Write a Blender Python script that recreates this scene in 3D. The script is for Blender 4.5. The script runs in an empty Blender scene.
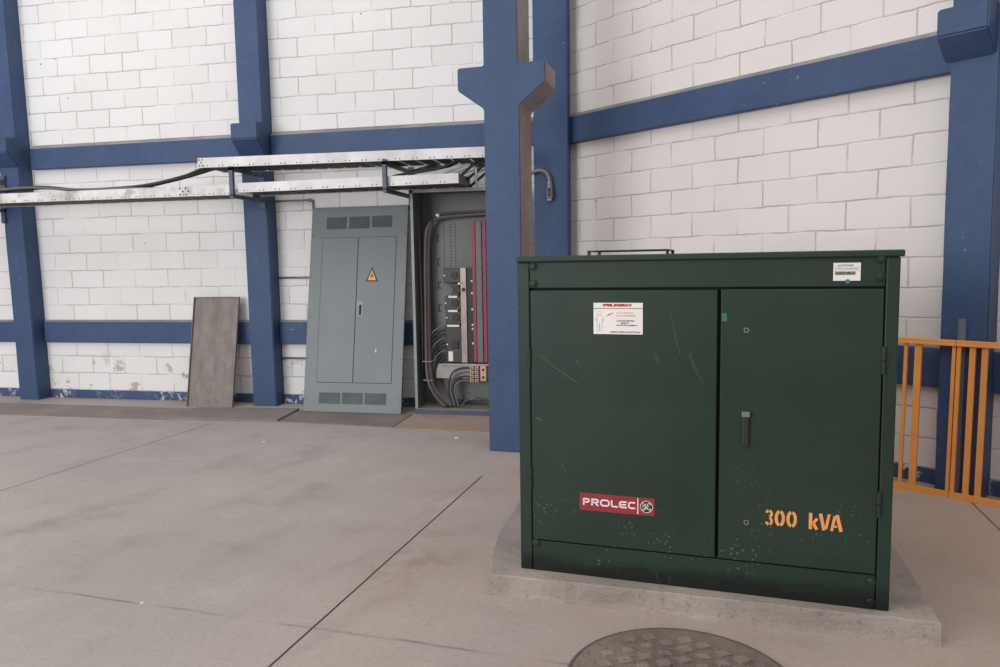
import bpy, bmesh, math, random
from mathutils import Vector, Matrix
random.seed(7)
S = bpy.context.scene
C = S.collection

# ------------------------------------------------------------------ camera, light, exposure
CAM_H = 1.48
PITCH, ROLL, YAW = 9.31391549e-02, -1.54595358e-02, math.radians(-12.205)
cp, sp, cr, sr, cw, sw = math.cos(PITCH), math.sin(PITCH), math.cos(ROLL), math.sin(ROLL), math.cos(YAW), math.sin(YAW)
A_ = Matrix(((1, 0, 0), (0, -sp, -cp), (0, cp, -sp)))
R_ = Matrix(((cr, -sr, 0), (sr, cr, 0), (0, 0, 1)))
W_ = Matrix(((cw, sw, 0), (-sw, cw, 0), (0, 0, 1)))
M_ = R_ @ A_ @ W_.transposed()
cam_d = bpy.data.cameras.new('camera')
cam_d.sensor_fit = 'HORIZONTAL'; cam_d.sensor_width = 36.0; cam_d.lens = 740.935 * 36 / 1000
cam_d.clip_start = 0.05; cam_d.clip_end = 200
cam = bpy.data.objects.new('camera', cam_d); C.objects.link(cam)
r0, r1, r2 = M_[0], M_[1], M_[2]
cam.matrix_world = Matrix(((r0[0], -r1[0], -r2[0], 0), (r0[1], -r1[1], -r2[1], 0), (r0[2], -r1[2], -r2[2], CAM_H), (0, 0, 0, 1)))
S.camera = cam

wd = bpy.data.worlds.new('hall_daylight'); S.world = wd; wd.use_nodes = True
bg = wd.node_tree.nodes['Background']
bg.inputs[0].default_value = (1.0, 0.975, 0.96, 1); bg.inputs[1].default_value = 0.56

def area(name, loc, sx, sy, power, col, rot=(0, 0, 0)):
    l = bpy.data.lights.new(name, 'AREA'); l.shape = 'RECTANGLE'; l.size = sx; l.size_y = sy
    l.energy = power; l.color = col
    o = bpy.data.objects.new(name, l); o.location = loc; o.rotation_euler = rot; C.objects.link(o)
    return o
area('assumed_skylight', (-6.0, 1.5, 9.0), 9, 9, 340, (0.95, 0.975, 1.0), (math.radians(14), 0, 0))  # assumed daylight from overhead
area('assumed_skylight', (1.5, -1.0, 9.0), 6, 9, 190, (1.0, 0.94, 0.88), (math.radians(18), 0, 0))  # added warm overhead light for the right foreground; skylight only assumed

area('assumed_front_light', (-9.0, -7.0, 3.2), 7, 5.5, 980, (0.96, 0.975, 1.0), (math.radians(90), 0, math.radians(-12)))  # added front fill from an assumed opening behind the camera; no gate is modelled

S.view_settings.view_transform = 'Standard'; S.view_settings.look = 'None'
S.view_settings.gamma = 1; S.view_settings.use_curve_mapping = False
S.view_settings.exposure = 0.0

# ------------------------------------------------------------------ materials
def lin(r, g, b):
    f = lambda c: (c / 255 / 12.92) if c / 255 <= 0.04045 else ((c / 255 + 0.055) / 1.055) ** 2.4
    return (f(r), f(g), f(b), 1)

class NT:
    def __init__(s, name):
        s.m = bpy.data.materials.new(name); s.m.use_nodes = True
        s.t = s.m.node_tree; s.b = s.t.nodes['Principled BSDF']
        s.oc = s.t.nodes.new('ShaderNodeTexCoord').outputs['Object']
    def set(s, sock, v):
        if isinstance(v, bpy.types.NodeSocket): s.t.links.new(v, sock)
        else: sock.default_value = v
    def math(s, op, a, b=0.0, clamp=False):
        n = s.t.nodes.new('ShaderNodeMath'); n.operation = op; n.use_clamp = clamp
        s.set(n.inputs[0], a); s.set(n.inputs[1], b); return n.outputs[0]
    def noise(s, scale, detail=4, rough=0.55, vec=None, col=False):
        n = s.t.nodes.new('ShaderNodeTexNoise'); n.inputs['Scale'].default_value = scale
        n.inputs['Detail'].default_value = detail; n.inputs['Roughness'].default_value = rough
        s.set(n.inputs['Vector'], vec if vec is not None else s.oc)
        return n.outputs['Color'] if col else n.outputs['Fac']
    def voronoi(s, scale, vec=None):
        n = s.t.nodes.new('ShaderNodeTexVoronoi'); n.inputs['Scale'].default_value = scale
        s.set(n.inputs['Vector'], vec if vec is not None else s.oc); return n
    def ramp(s, v, lo, hi):
        n = s.t.nodes.new('ShaderNodeMapRange'); n.interpolation_type = 'SMOOTHSTEP'
        s.set(n.inputs[0], v); n.inputs[1].default_value = lo; n.inputs[2].default_value = hi
        return n.outputs[0]
    def mix(s, f, a, b):
        n = s.t.nodes.new('ShaderNodeMix'); n.data_type = 'RGBA'
        s.set(n.inputs[0], f); s.set(n.inputs[6], a); s.set(n.inputs[7], b); return n.outputs[2]
    def sep(s, vec=None):
        n = s.t.nodes.new('ShaderNodeSeparateXYZ'); s.set(n.inputs[0], vec if vec is not None else s.oc); return n.outputs
    def comb(s, x, y, z):
        n = s.t.nodes.new('ShaderNodeCombineXYZ')
        for i, v in enumerate((x, y, z)): s.set(n.inputs[i], v)
        return n.outputs[0]
    def vmath(s, op, a, b):
        n = s.t.nodes.new('ShaderNodeVectorMath'); n.operation = op; s.set(n.inputs[0], a); s.set(n.inputs[1], b)
        return n.outputs[1] if op == 'DOT_PRODUCT' else n.outputs[0]
    def bump(s, h, strength=0.3, dist=0.01):
        n = s.t.nodes.new('ShaderNodeBump'); n.inputs['Strength'].default_value = strength; n.inputs['Distance'].default_value = dist
        s.set(n.inputs['Height'], h); s.t.links.new(n.outputs[0], s.b.inputs['Normal'])
    def done(s, col, rough=0.6, metal=0.0, spec=0.5):
        s.set(s.b.inputs['Base Color'], col); s.set(s.b.inputs['Roughness'], rough)
        s.b.inputs['Metallic'].default_value = metal; s.b.inputs['Specular IOR Level'].default_value = spec
        return s.m

def sc(c, k): return (min(1, c[0] * k), min(1, c[1] * k), min(1, c[2] * k), 1)

def plain(name, col, rough=0.5, metal=0.0, var=0.12, scale=6, spec=0.5, bump=0.0):
    n = NT(name); f = n.noise(scale)
    if bump: n.bump(n.noise(scale * 12), bump, 0.003)
    return n.done(n.mix(n.ramp(f, 0.3, 0.7), sc(col, 1 - var), sc(col, 1 + var)), rough, metal, spec)

def wall_mat(name, tx, bw, peel, c1=(219, 217, 216), c2=(234, 233, 232)):
    n = NT(name)
    w = n.vmath('MULTIPLY', n.vmath('SUBTRACT', n.noise(5.0, 3, col=True), (0.5, 0.5, 0.5)), (0.026, 0.02, 0.026))
    w = n.vmath('ADD', w, n.vmath('MULTIPLY', n.vmath('SUBTRACT', n.noise(28.0, 2, col=True), (0.5, 0.5, 0.5)), (0.006, 0.006, 0.007)))
    p = n.sep(n.vmath('ADD', n.oc, w))
    v = n.comb(n.math('ADD', p[0], tx), n.math('SUBTRACT', p[2], 0.097), 0.0)
    def brick(mortar, smooth):
        b = n.t.nodes.new('ShaderNodeTexBrick'); n.set(b.inputs['Vector'], v)
        b.inputs['Scale'].default_value = 1; b.inputs['Brick Width'].default_value = bw; b.inputs['Row Height'].default_value = 0.198
        b.inputs['Mortar Size'].default_value = mortar; b.inputs['Mortar Smooth'].default_value = smooth; b.offset = 0.5
        b.inputs['Color1'].default_value = (0, 0, 0, 1); b.inputs['Color2'].default_value = (1, 1, 1, 1); b.inputs['Mortar'].default_value = (0.5, 0.5, 0.5, 1)
        return b
    b = brick(0.0085, 0.8)
    line = b.outputs['Fac']
    seam = n.math('MULTIPLY', line, n.ramp(n.noise(3.2, 3), 0.30, 0.62))
    tint = n.mix(n.noise(1.3, 5), lin(*c1), lin(*c2))
    tint = n.mix(n.math('MULTIPLY', b.outputs['Color'], 0.22), tint, lin(205, 202, 199))
    col = n.mix(n.math('MULTIPLY', seam, 0.62), tint, lin(140, 134, 130))
    # small pits of missing paint
    vo = n.voronoi(4.5); pit = n.math('MULTIPLY', n.math('LESS_THAN', vo.outputs['Distance'], n.math('MULTIPLY', n.noise(17, 2), 0.075)), n.ramp(n.noise(1.1, 1), 0.5, 0.56))
    col = n.mix(n.math('MULTIPLY', pit, 0.8), col, lin(92, 84, 80))
    z = n.sep()[2]
    low = n.ramp(z, 0.62, 0.30)
    pn = n.noise(3.3, 6, 0.68)
    peelm = n.math('MULTIPLY', low, n.ramp(pn, 0.585, 0.605))
    pc = n.mix(n.noise(22, 3), lin(196, 182, 172), lin(150, 132, 122))
    col = n.mix(n.math('MULTIPLY', peelm, peel), col, pc)
    spk = n.math('MULTIPLY', n.ramp(z, 0.66, 0.45), n.ramp(n.noise(34, 3), 0.69, 0.72))
    col = n.mix(n.math('MULTIPLY', spk, peel * 0.75), col, lin(105, 98, 95))
    h = n.math('SUBTRACT', n.math('ADD', n.math('MULTIPLY', n.noise(9, 5), 0.35), n.math('MULTIPLY', n.noise(60, 3), 0.12)), brick(0.010, 1.0).outputs['Fac'])
    n.bump(h, 0.4, 0.010)
    return n.done(col, 0.75, 0, 0.25)

def blue_mat(name, chips=0.5, dust=0.25):
    n = NT(name)
    base = n.mix(n.ramp(n.noise(2.2, 5), 0.3, 0.7), lin(52, 73, 107), lin(59, 80, 114))
    base = n.mix(n.math('MULTIPLY', n.ramp(n.noise(14, 4), 0.45, 0.75), 0.10 * dust / 0.25), base, lin(112, 114, 120))
    z = n.sep()[2]
    chip = n.math('MULTIPLY', n.ramp(n.noise(26, 5, 0.7), 0.66, 0.68) if chips < 0.9 else n.ramp(n.noise(18, 5, 0.7), 0.535, 0.56), n.ramp(n.noise(2.4, 2), 0.47, 0.6))
    base = n.mix(n.math('MULTIPLY', chip, chips), base, lin(206, 204, 205))
    n.bump(n.noise(30, 5), 0.12, 0.006)
    return n.done(base, 0.55, 0, 0.35)

def floor_mat():
    n = NT('concrete_floor')
    a = math.radians(-4.51)
    u = n.vmath('DOT_PRODUCT', n.oc, (math.cos(a), math.sin(a), 0)); v = n.vmath('DOT_PRODUCT', n.oc, (-math.sin(a), math.cos(a), 0))
    wob = n.math('MULTIPLY', n.math('SUBTRACT', n.noise(3.5, 3), 0.5), 0.02)
    big = n.noise(0.45, 5); mid = n.noise(1.9, 6, 0.62); fine = n.noise(38, 4, 0.65)
    col = n.mix(n.ramp(big, 0.34, 0.66), lin(163, 154, 150), lin(174, 165, 160))
    col = n.mix(n.math('MULTIPLY', n.ramp(mid, 0.5, 0.74), 0.5), col, lin(137, 128, 125))
    col = n.mix(n.math('MULTIPLY', n.ramp(mid, 0.46, 0.30), 0.35), col, lin(188, 179, 173))
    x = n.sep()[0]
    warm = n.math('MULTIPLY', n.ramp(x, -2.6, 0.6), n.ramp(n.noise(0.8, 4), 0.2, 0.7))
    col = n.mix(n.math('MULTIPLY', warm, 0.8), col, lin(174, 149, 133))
    sd = n.vmath('MULTIPLY', n.vmath('SUBTRACT', n.oc, (-1.18, 3.45, 0)), (2.2, 1.1, 0))
    sl_ = n.t.nodes.new('ShaderNodeVectorMath'); sl_.operation = 'LENGTH'; n.set(sl_.inputs[0], sd)
    col = n.mix(n.math('MULTIPLY', n.math('MULTIPLY', n.ramp(sl_.outputs['Value'], 0.75, 0.15), n.ramp(n.noise(4.5, 5, 0.65), 0.42, 0.66)), 0.6), col, lin(150, 122, 102))
    # soft streaks of tyre and drag marks
    st = n.comb(n.math('MULTIPLY', n.math('ADD', u, n.math('MULTIPLY', v, -0.25)), 3.2), n.math('MULTIPLY', v, 0.5), 0.0)
    col = n.mix(n.math('MULTIPLY', n.ramp(n.noise(1.0, 5, 0.6, vec=st), 0.55, 0.74), 0.2), col, lin(112, 104, 101))
    col = n.mix(n.math('MULTIPLY', n.ramp(fine, 0.42, 0.75), 0.20), col, lin(104, 96, 92))
    col = n.mix(n.math('MULTIPLY', n.ramp(n.noise(120, 2), 0.62, 0.75), 0.25), col, lin(190, 182, 176))
    def joint(c, c0, w, wobble):
        d = n.math('ABSOLUTE', n.math('SUBTRACT', n.math('ADD', c, n.math('MULTIPLY', wob, wobble)), c0))
        return n.ramp(d, w, w * 0.35)
    j = n.math('MAXIMUM', n.math('MULTIPLY', joint(u, -4.68, 0.007, 0.25), n.ramp(v, 5.94, 5.9)), n.math('MAXIMUM', n.math('MULTIPLY', joint(u, -1.60, 0.0075, 0.25), n.ramp(v, 4.86, 4.83)), joint(u, 1.463, 0.006, 0.25)))
    fj = n.math('MULTIPLY', joint(v, 2.576, 0.012, 1.6), n.ramp(n.noise(2.6, 4), 0.38, 0.62))
    col = n.mix(j, col, lin(48, 42, 40))
    col = n.mix(n.math('MULTIPLY', fj, 0.5), col, lin(88, 80, 76))
    n.bump(n.math('SUBTRACT', n.math('ADD', n.math('MULTIPLY', mid, 0.5), n.math('MULTIPLY', fine, 0.25)), j), 0.18, 0.01)
    return n.done(col, n.mix(mid, (0.5, 0.5, 0.5, 1), (0.78, 0.78, 0.78, 1)), 0, 0.35)

def concrete(name, c1, c2, bumpy=0.35, pits=0.0):
    n = NT(name)
    col = n.mix(n.ramp(n.noise(2.6, 6, 0.62), 0.32, 0.68), c1, c2)
    col = n.mix(n.math('MULTIPLY', n.ramp(n.noise(30, 5, 0.7), 0.56, 0.72), 0.5), col, lin(98, 90, 85))
    col = n.mix(n.math('MULTIPLY', n.ramp(n.noise(5, 4), 0.62, 0.66), 0.35), col, lin(112, 106, 102))
    if pits > 0.8: col = n.mix(n.math('MULTIPLY', n.ramp(n.sep()[2], 0.0092, 0.0075), 0.35), col, lin(78, 66, 60))
    if pits: col = n.mix(n.math('MULTIPLY', n.ramp(n.noise(52, 4, 0.75), 0.60, 0.66), pits), col, lin(66, 56, 52))
    n.bump(n.math('ADD', n.noise(14, 5, 0.65), n.math('MULTIPLY', n.noise(90, 3), 0.4)), bumpy, 0.012)
    return n.done(col, 0.85, 0, 0.2)

def green_mat():
    n = NT('dark_green_enamel')
    col = n.mix(n.ramp(n.noise(1.8, 5), 0.3, 0.7), lin(30, 48, 39), lin(37, 56, 46))
    z = n.sep()[2]
    vo = n.voronoi(44)
    lowm = n.math('MULTIPLY', n.ramp(z, 0.75, 0.15), n.ramp(n.noise(3.4, 3), 0.45, 0.62))
    dot = n.math('MULTIPLY', n.math('LESS_THAN', vo.outputs['Distance'], n.math('MULTIPLY', n.noise(9, 2), 0.34)), lowm)
    col = n.mix(n.math('MULTIPLY', dot, 0.32), col, lin(140, 150, 140))
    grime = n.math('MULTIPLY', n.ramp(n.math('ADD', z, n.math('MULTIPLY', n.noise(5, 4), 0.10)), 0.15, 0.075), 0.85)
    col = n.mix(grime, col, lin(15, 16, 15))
    x = n.sep()[0]
    sv = n.comb(n.math('ADD', n.math('MULTIPLY', x, 9.0), n.math('MULTIPLY', z, 4.0)), n.math('MULTIPLY', z, 1.3), 0.0)
    scr = n.ramp(n.math('ABSOLUTE', n.math('SUBTRACT', n.noise(1.6, 1, vec=sv), 0.5)), 0.0022, 0.0008)
    col = n.mix(n.math('MULTIPLY', n.math('MULTIPLY', scr, n.ramp(n.noise(2.6, 2), 0.56, 0.62)), 0.12), col, lin(120, 130, 120))
    n.bump(n.noise(55, 3), 0.05, 0.003)
    return n.done(col, 0.5, 0, 0.32)

def steel_sheet():
    n = NT('weathered_steel')
    st = n.comb(n.math('MULTIPLY', n.sep()[0], 3.0), n.math('MULTIPLY', n.sep()[2], 1.2), 0.0)
    col = n.mix(n.ramp(n.noise(3.0, 7, 0.68, vec=st), 0.3, 0.7), lin(116, 107, 102), lin(140, 130, 125))
    col = n.mix(n.math('MULTIPLY', n.ramp(n.noise(9, 5), 0.5, 0.75), 0.3), col, lin(84, 76, 72))
    return n.done(col, 0.62, 0.0, 0.4)

def galvan(name, dirt):
    n = NT(name)
    col = n.mix(n.ramp(n.noise(3.5, 5), 0.3, 0.7), lin(196, 193, 192), lin(222, 220, 220))
    col = n.mix(n.math('MULTIPLY', n.ramp(n.noise(6, 6, 0.7), 0.44, 0.68), dirt), col, lin(132, 116, 108))
    return n.done(col, 0.55, 0.1, 0.4)

M = {}
M['wall_l'] = wall_mat('white_painted_blocks', 6.627 + 0.209, 0.418, 0.9)
M['wall_r'] = wall_mat('white_painted_blocks_side', 4.743 + 0.0, 0.424, 0.35, (216, 209, 206), (230, 224, 221))
M['blue'] = blue_mat('blue_wall_paint', 0.55)
M['blue_chip'] = blue_mat('blue_chipped_paint', 1.0, 0.8)
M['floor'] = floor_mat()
M['pad'] = concrete('rough_concrete', lin(146, 136, 129), lin(166, 156, 148), 0.7, 0.35)
M['mortar'] = concrete('dusty_mortar', lin(126, 122, 122), lin(150, 145, 143))
M['grey_face'] = concrete('bare_grey_concrete', lin(130, 121, 116), lin(150, 140, 134), 0.2)
M['manhole'] = concrete('worn_iron_cover', lin(118, 105, 98), lin(150, 136, 127), 0.8, 0.9)
M['ring'] = plain('iron_ring', lin(100, 91, 86), 0.7, 0.2)
M['plate'] = concrete('dusty_steel_plate', lin(128, 119, 117), lin(141, 132, 129), 0.08)
M['plate_dark'] = concrete('grey_steel_plate', lin(122, 114, 111), lin(133, 125, 121), 0.08)
M['tan'] = concrete('tan_dusty_plate', lin(158, 137, 124), lin(168, 148, 135), 0.12)
M['green'] = green_mat()
M['black'] = plain('black_gap', lin(14, 16, 15), 0.8)
M['steel'] = steel_sheet()
M['galv'] = galvan('galvanised_rail', 0.12)
M['galv_dirty'] = galvan('dusty_galvanised_rail', 0.6)
M['rung'] = plain('shaded_tray_rung', lin(78, 72, 70), 0.7)  # rung colour darkened to carry the shade under the trays
M['slot'] = plain('dark_slot', lin(60, 56, 56), 0.8)
M['bracket'] = plain('blue_grey_steel', lin(74, 78, 98), 0.5)
M['cable'] = plain('black_cable', lin(46, 45, 47), 0.55)
M['cable_grey'] = plain('grey_cable', lin(104, 100, 99), 0.55)
M['cable_pink'] = plain('brownish_cable', lin(96, 78, 76), 0.5)
M['cab'] = plain('grey_cabinet_enamel', lin(106, 113, 115), 0.45, 0, 0.05, 2)
M['cab_in'] = plain('grey_cabinet_lining', lin(104, 108, 107), 0.55, 0, 0.08, 3)
M['cab_edge'] = plain('pale_cabinet_edge', lin(138, 142, 142), 0.5)
M['louver'] = plain('louver_dark', lin(84, 91, 93), 0.5)
M['plinth'] = plain('blue_grey_plinth', lin(72, 78, 98), 0.55)
M['breaker'] = plain('black_plastic', lin(46, 44, 46), 0.45)
M['breaker_dark'] = plain('deep_black_plastic', lin(26, 25, 27), 0.5)
M['busbar'] = plain('tinned_busbar', lin(148, 136, 127), 0.4, 0.4)
M['red'] = plain('red_insulation', lin(142, 46, 66), 0.5)
M['white'] = plain('white_plastic', lin(226, 222, 218), 0.5, 0, 0.03)
M['silver'] = plain('silver_channel', lin(150, 144, 142), 0.45, 0.35)
M['brass'] = plain('brass_terminal', lin(182, 150, 124), 0.45, 0.3)
M['orange'] = plain('orange_enamel', lin(236, 156, 80), 0.4, 0, 0.08, 5)
M['clear_steel'] = plain('dull_galvanised_post', lin(112, 118, 128), 0.4, 0.0)
M['label'] = plain('white_label', lin(232, 226, 220), 0.55, 0, 0.03)
M['red_print'] = plain('red_print', lin(176, 38, 52), 0.55)
M['pale_red'] = plain('pale_red_print', lin(206, 110, 104), 0.55)
M['black_print'] = plain('black_print', lin(46, 42, 42), 0.6)
M['grey_print'] = plain('grey_print', lin(150, 142, 138), 0.6)
M['nameplate'] = plain('nameplate_red', lin(148, 40, 50), 0.45)
M['letter'] = plain('pale_letter', lin(238, 226, 222), 0.5, 0, 0.03)
M['emblem_black'] = plain('emblem_black', lin(22, 22, 24), 0.5)
M['stencil'] = plain('orange_stencil_paint', lin(238, 156, 84), 0.6, 0, 0.08, 30)
M['scratched'] = plain('bare_scratch', lin(88, 98, 90), 0.6)
M['tape'] = plain('green_tape', lin(40, 116, 84), 0.5)
M['blue_dot'] = plain('blue_sticker', lin(60, 110, 150), 0.5)
M['nickel'] = plain('worn_nickel', lin(128, 130, 126), 0.4, 0.5)
M['dark_pull'] = plain('dark_pull', lin(34, 38, 38), 0.4)
M['warn'] = plain('amber_warning', lin(226, 168, 96), 0.5)
M['fitting'] = plain('grey_fitting', lin(120, 118, 118), 0.45, 0.4)
M['crumb'] = plain('white_plaster_crumb', lin(222, 216, 212), 0.8)

# ------------------------------------------------------------------ helpers
def face_mat(faces, i):
    for f in faces: f.material_index = i

def bx(bm, x0, x1, y0, y1, z0, z1, bev=0.0, mi=0):
    mx = Matrix.Translation(((x0 + x1) / 2, (y0 + y1) / 2, (z0 + z1) / 2)) @ Matrix.Diagonal((abs(x1 - x0), abs(y1 - y0), abs(z1 - z0), 1))
    r = bmesh.ops.create_cube(bm, size=1, matrix=mx)
    fs = set(f for v in r['verts'] for f in v.link_faces)
    face_mat(fs, mi)
    if bev > 0:
        es = list(set(e for v in r['verts'] for e in v.link_edges))
        q = bmesh.ops.bevel(bm, geom=es, offset=bev, segments=2, affect='EDGES', profile=0.5)
        face_mat(q['faces'], mi)
    return bm

def prism(bm, pts, depth_vec, mi=0):
    """pts: 3-D polygon, extruded along depth_vec"""
    d = Vector(depth_vec)
    a = [bm.verts.new(Vector(p)) for p in pts]; b = [bm.verts.new(Vector(p) + d) for p in pts]
    fs = [bm.faces.new(a), bm.faces.new(b[::-1])]
    n = len(pts)
    for i in range(n): fs.append(bm.faces.new((a[i], b[i], b[(i + 1) % n], a[(i + 1) % n])))
    face_mat(fs, mi)
    bmesh.ops.recalc_face_normals(bm, faces=fs)
    return fs

def cyl(bm, p0, p1, r, seg=16, mi=0, r2=None):
    p0, p1 = Vector(p0), Vector(p1); d = p1 - p0
    mx = Matrix.Translation((p0 + p1) / 2) @ d.to_track_quat('Z', 'Y').to_matrix().to_4x4()
    q = bmesh.ops.create_cone(bm, cap_ends=True, segments=seg, radius1=r, radius2=r if r2 is None else r2, depth=d.length, matrix=mx)
    face_mat(set(f for v in q['verts'] for f in v.link_faces), mi)

def smooth_path(pts, n=8):
    P = [Vector(p) for p in pts]
    if len(P) < 3: return P
    out = []
    for i in range(len(P) - 1):
        a = P[max(i - 1, 0)]; b = P[i]; c = P[i + 1]; d = P[min(i + 2, len(P) - 1)]
        for k in range(n):
            t = k / n
            out.append(0.5 * ((2 * b) + (c - a) * t + (2 * a - 5 * b + 4 * c - d) * t * t + (3 * b - a - 3 * c + d) * t ** 3))
    out.append(P[-1]); return out

def tube(bm, pts, r, seg=8, n=8, mi=0):
    P = smooth_path(pts, n); rings = []
    up = Vector((0.13, 0.31, 0.94))
    for i, p in enumerate(P):
        t = (P[min(i + 1, len(P) - 1)] - P[max(i - 1, 0)]).normalized()
        s = t.cross(up)
        if s.length < 1e-3: s = t.cross(Vector((1, 0, 0)))
        s.normalize(); w = s.cross(t).normalized()
        rings.append([bm.verts.new(p + r * (math.cos(a) * s + math.sin(a) * w)) for a in [2 * math.pi * k / seg for k in range(seg)]])
    fs = []
    for a, b in zip(rings, rings[1:]):
        for k in range(seg): fs.append(bm.faces.new((a[k], a[(k + 1) % seg], b[(k + 1) % seg], b[k])))
    fs.append(bm.faces.new(rings[0][::-1])); fs.append(bm.faces.new(rings[-1]))
    face_mat(fs, mi)
    for f in fs: f.smooth = True
    bmesh.ops.recalc_face_normals(bm, faces=fs)

def ribbon(bm, pts, w, y0, y1, mi=0, closed=False):
    """flat stroke in the local XZ plane, standing from y0 (front) to y1 (back)"""
    P = [Vector((p[0], 0, p[1])) for p in pts]; L, Rr = [], []
    for i, p in enumerate(P):
        if closed: t = P[(i + 1) % len(P)] - P[i - 1]
        else: t = P[min(i + 1, len(P) - 1)] - P[max(i - 1, 0)]
        t.normalize(); s = Vector((-t.z, 0, t.x))
        L.append(p + s * w / 2); Rr.append(p - s * w / 2)
    n = len(P)
    for i in range(n if closed else n - 1):
        k = (i + 1) % n
        prism(bm, [(q.x, y0, q.z) for q in (L[i], L[k], Rr[k], Rr[i])], (0, y1 - y0, 0), mi)

def disc(bm, cx, cz, r, y0, y1, seg=24, mi=0):
    prism(bm, [(cx + r * math.cos(2 * math.pi * k / seg), y0, cz + r * math.sin(2 * math.pi * k / seg)) for k in range(seg)], (0, y1 - y0, 0), mi)

def arc(cx, cz, rx, rz, a0, a1, n=10):
    return [(cx + rx * math.cos(math.radians(a0 + (a1 - a0) * k / n)), cz + rz * math.sin(math.radians(a0 + (a1 - a0) * k / n))) for k in range(n + 1)]

def text_into(bm, s, x, z, width, height, y, mi=0, bold=0.0, ext=0.0006):
    """letters fitted in the box x..x+width, z..z+height of the local XZ plane, facing -Y"""
    cu = bpy.data.curves.new('lettering', 'FONT'); cu.body = s; cu.size = 1; cu.offset = bold; cu.resolution_u = 3
    o = bpy.data.objects.new('lettering', cu); C.objects.link(o)
    dg = bpy.context.evaluated_depsgraph_get(); dg.update()
    me = bpy.data.meshes.new_from_object(o.evaluated_get(dg))
    bpy.data.objects.remove(o); bpy.data.curves.remove(cu)
    xs = [v.co.x for v in me.vertices]; ys = [v.co.y for v in me.vertices]
    x0, x1, y0, y1 = min(xs), max(xs), min(ys), max(ys)
    t = bmesh.new(); t.from_mesh(me); bpy.data.meshes.remove(me)
    vm = {}
    for v in t.verts:
        vm[v.index] = bm.verts.new((x + (v.co.x - x0) / (x1 - x0) * width, y, z + (v.co.y - y0) / (y1 - y0) * height))
    fs = []
    for f in t.faces:
        try: fs.append(bm.faces.new([vm[v.index] for v in f.verts]))
        except ValueError: pass
    t.free(); face_mat(fs, mi)
    r = bmesh.ops.extrude_face_region(bm, geom=fs)
    bmesh.ops.translate(bm, verts=[g for g in r['geom'] if isinstance(g, bmesh.types.BMVert)], vec=(0, -ext, 0))
    nf = [g for g in r['geom'] if isinstance(g, bmesh.types.BMFace)]
    face_mat(nf, mi)

def obj(name, bm, mats, parent=None, loc=None, rotz=0):
    me = bpy.data.meshes.new(name); bm.to_mesh(me); bm.free()
    for m in (mats if isinstance(mats, (list, tuple)) else [mats]): me.materials.append(M[m])
    o = bpy.data.objects.new(name, me); C.objects.link(o)
    if parent: o.parent = parent
    if loc: o.location = loc
    if rotz: o.rotation_euler.z = rotz
    return o
def B(): return bmesh.new()
def one(*a, **k): return bx(B(), *a, **k)
def tag(o, label, cat, group=None):
    o['label'] = label; o['category'] = cat
    if group: o['group'] = group
    return o
def thing(name, label, cat, loc=(0, 0, 0), rotz=0, group=None):
    o = bpy.data.objects.new(name, None); C.objects.link(o); o.empty_display_size = 0.1
    o.location = loc; o.rotation_euler = (0, 0, rotz)
    return tag(o, label, cat, group)
def struct(name, bm, mats, loc=None, rotz=0):
    o = obj(name, bm, mats, None, loc, rotz); o['kind'] = 'structure'; return o

YR = math.radians(-37.43); YB = math.radians(-6.10)
uR = Vector((math.cos(YR), math.sin(YR), 0)); nR = Vector((-math.sin(YR), math.cos(YR), 0))
WL = 7.34            # left wall face
WR = 5.235           # right wall face, measured along nR
XC = (WR - WL * nR.y) / nR.x     # the corner

# ------------------------------------------------------------------ setting
WH = 6.2
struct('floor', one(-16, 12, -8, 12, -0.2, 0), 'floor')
struct('wall_left', one(-16, XC + 0.06, WL, WL + 0.2, 0, WH), 'wall_l')
# right wall: own frame, local x runs along the wall
uc = Vector((XC, WL, 0)).dot(uR)
o = struct('wall_right', one(uc - 0.06, 6.0, 0, 0.2, 0, WH), 'wall_r', loc=nR * WR, rotz=YR)

def beam(name, spans, z0, z1, p, loc=None, rotz=0, y=WL, fil=0.022):
    bm = B()
    for a, b in spans:
        bx(bm, a, b, y - p, y, z0, z1, 0.008)
        prism(bm, [(a, y - p + 0.006, z1 - 0.004), (a, y, z1 - 0.004), (a, y, z1 + fil), (a, y - 0.015, z1 + fil)], (b - a, 0, 0), 1)
    return struct(name, bm, ['blue', 'mortar'], loc, rotz)
P1L, P1R, P2L, P2R, P3L, P3R = -7.28, -7.02, -4.285, -4.012, -1.173, -0.846
PF = 7.155
bays = [(-16, P1L - 0.02), (P1R + 0.01, P2L - 0.0), (P2R + 0.0, P3L + 0.0)]
beam('trim_1', bays, 2.635, 2.868, 0.07, fil=0.042)
beam('trim_2', bays, 0.655, 0.895, 0.05)
bm = B()
for a, b in bays: bx(bm, a, b, WL - 0.014, WL, 0, 0.098, 0.004)
struct('baseboard_left', bm, 'blue_chip')
P4L, P4R = -1.728, -1.468
baysR = [(uc + 0.20, P4L), (P4R, 6.0)]
beam('trim_3', baysR, 2.612, 2.858, 0.07, loc=nR * WR, rotz=YR, y=0, fil=0.036)
beam('trim_4', baysR, 0.645, 0.905, 0.05, loc=nR * WR, rotz=YR, y=0)
bm = B()
for a, b in baysR: bx(bm, a, b, -0.014, 0, 0, 0.098, 0.004)
struct('baseboard_right', bm, 'blue_chip', loc=nR * WR, rotz=YR)

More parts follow.
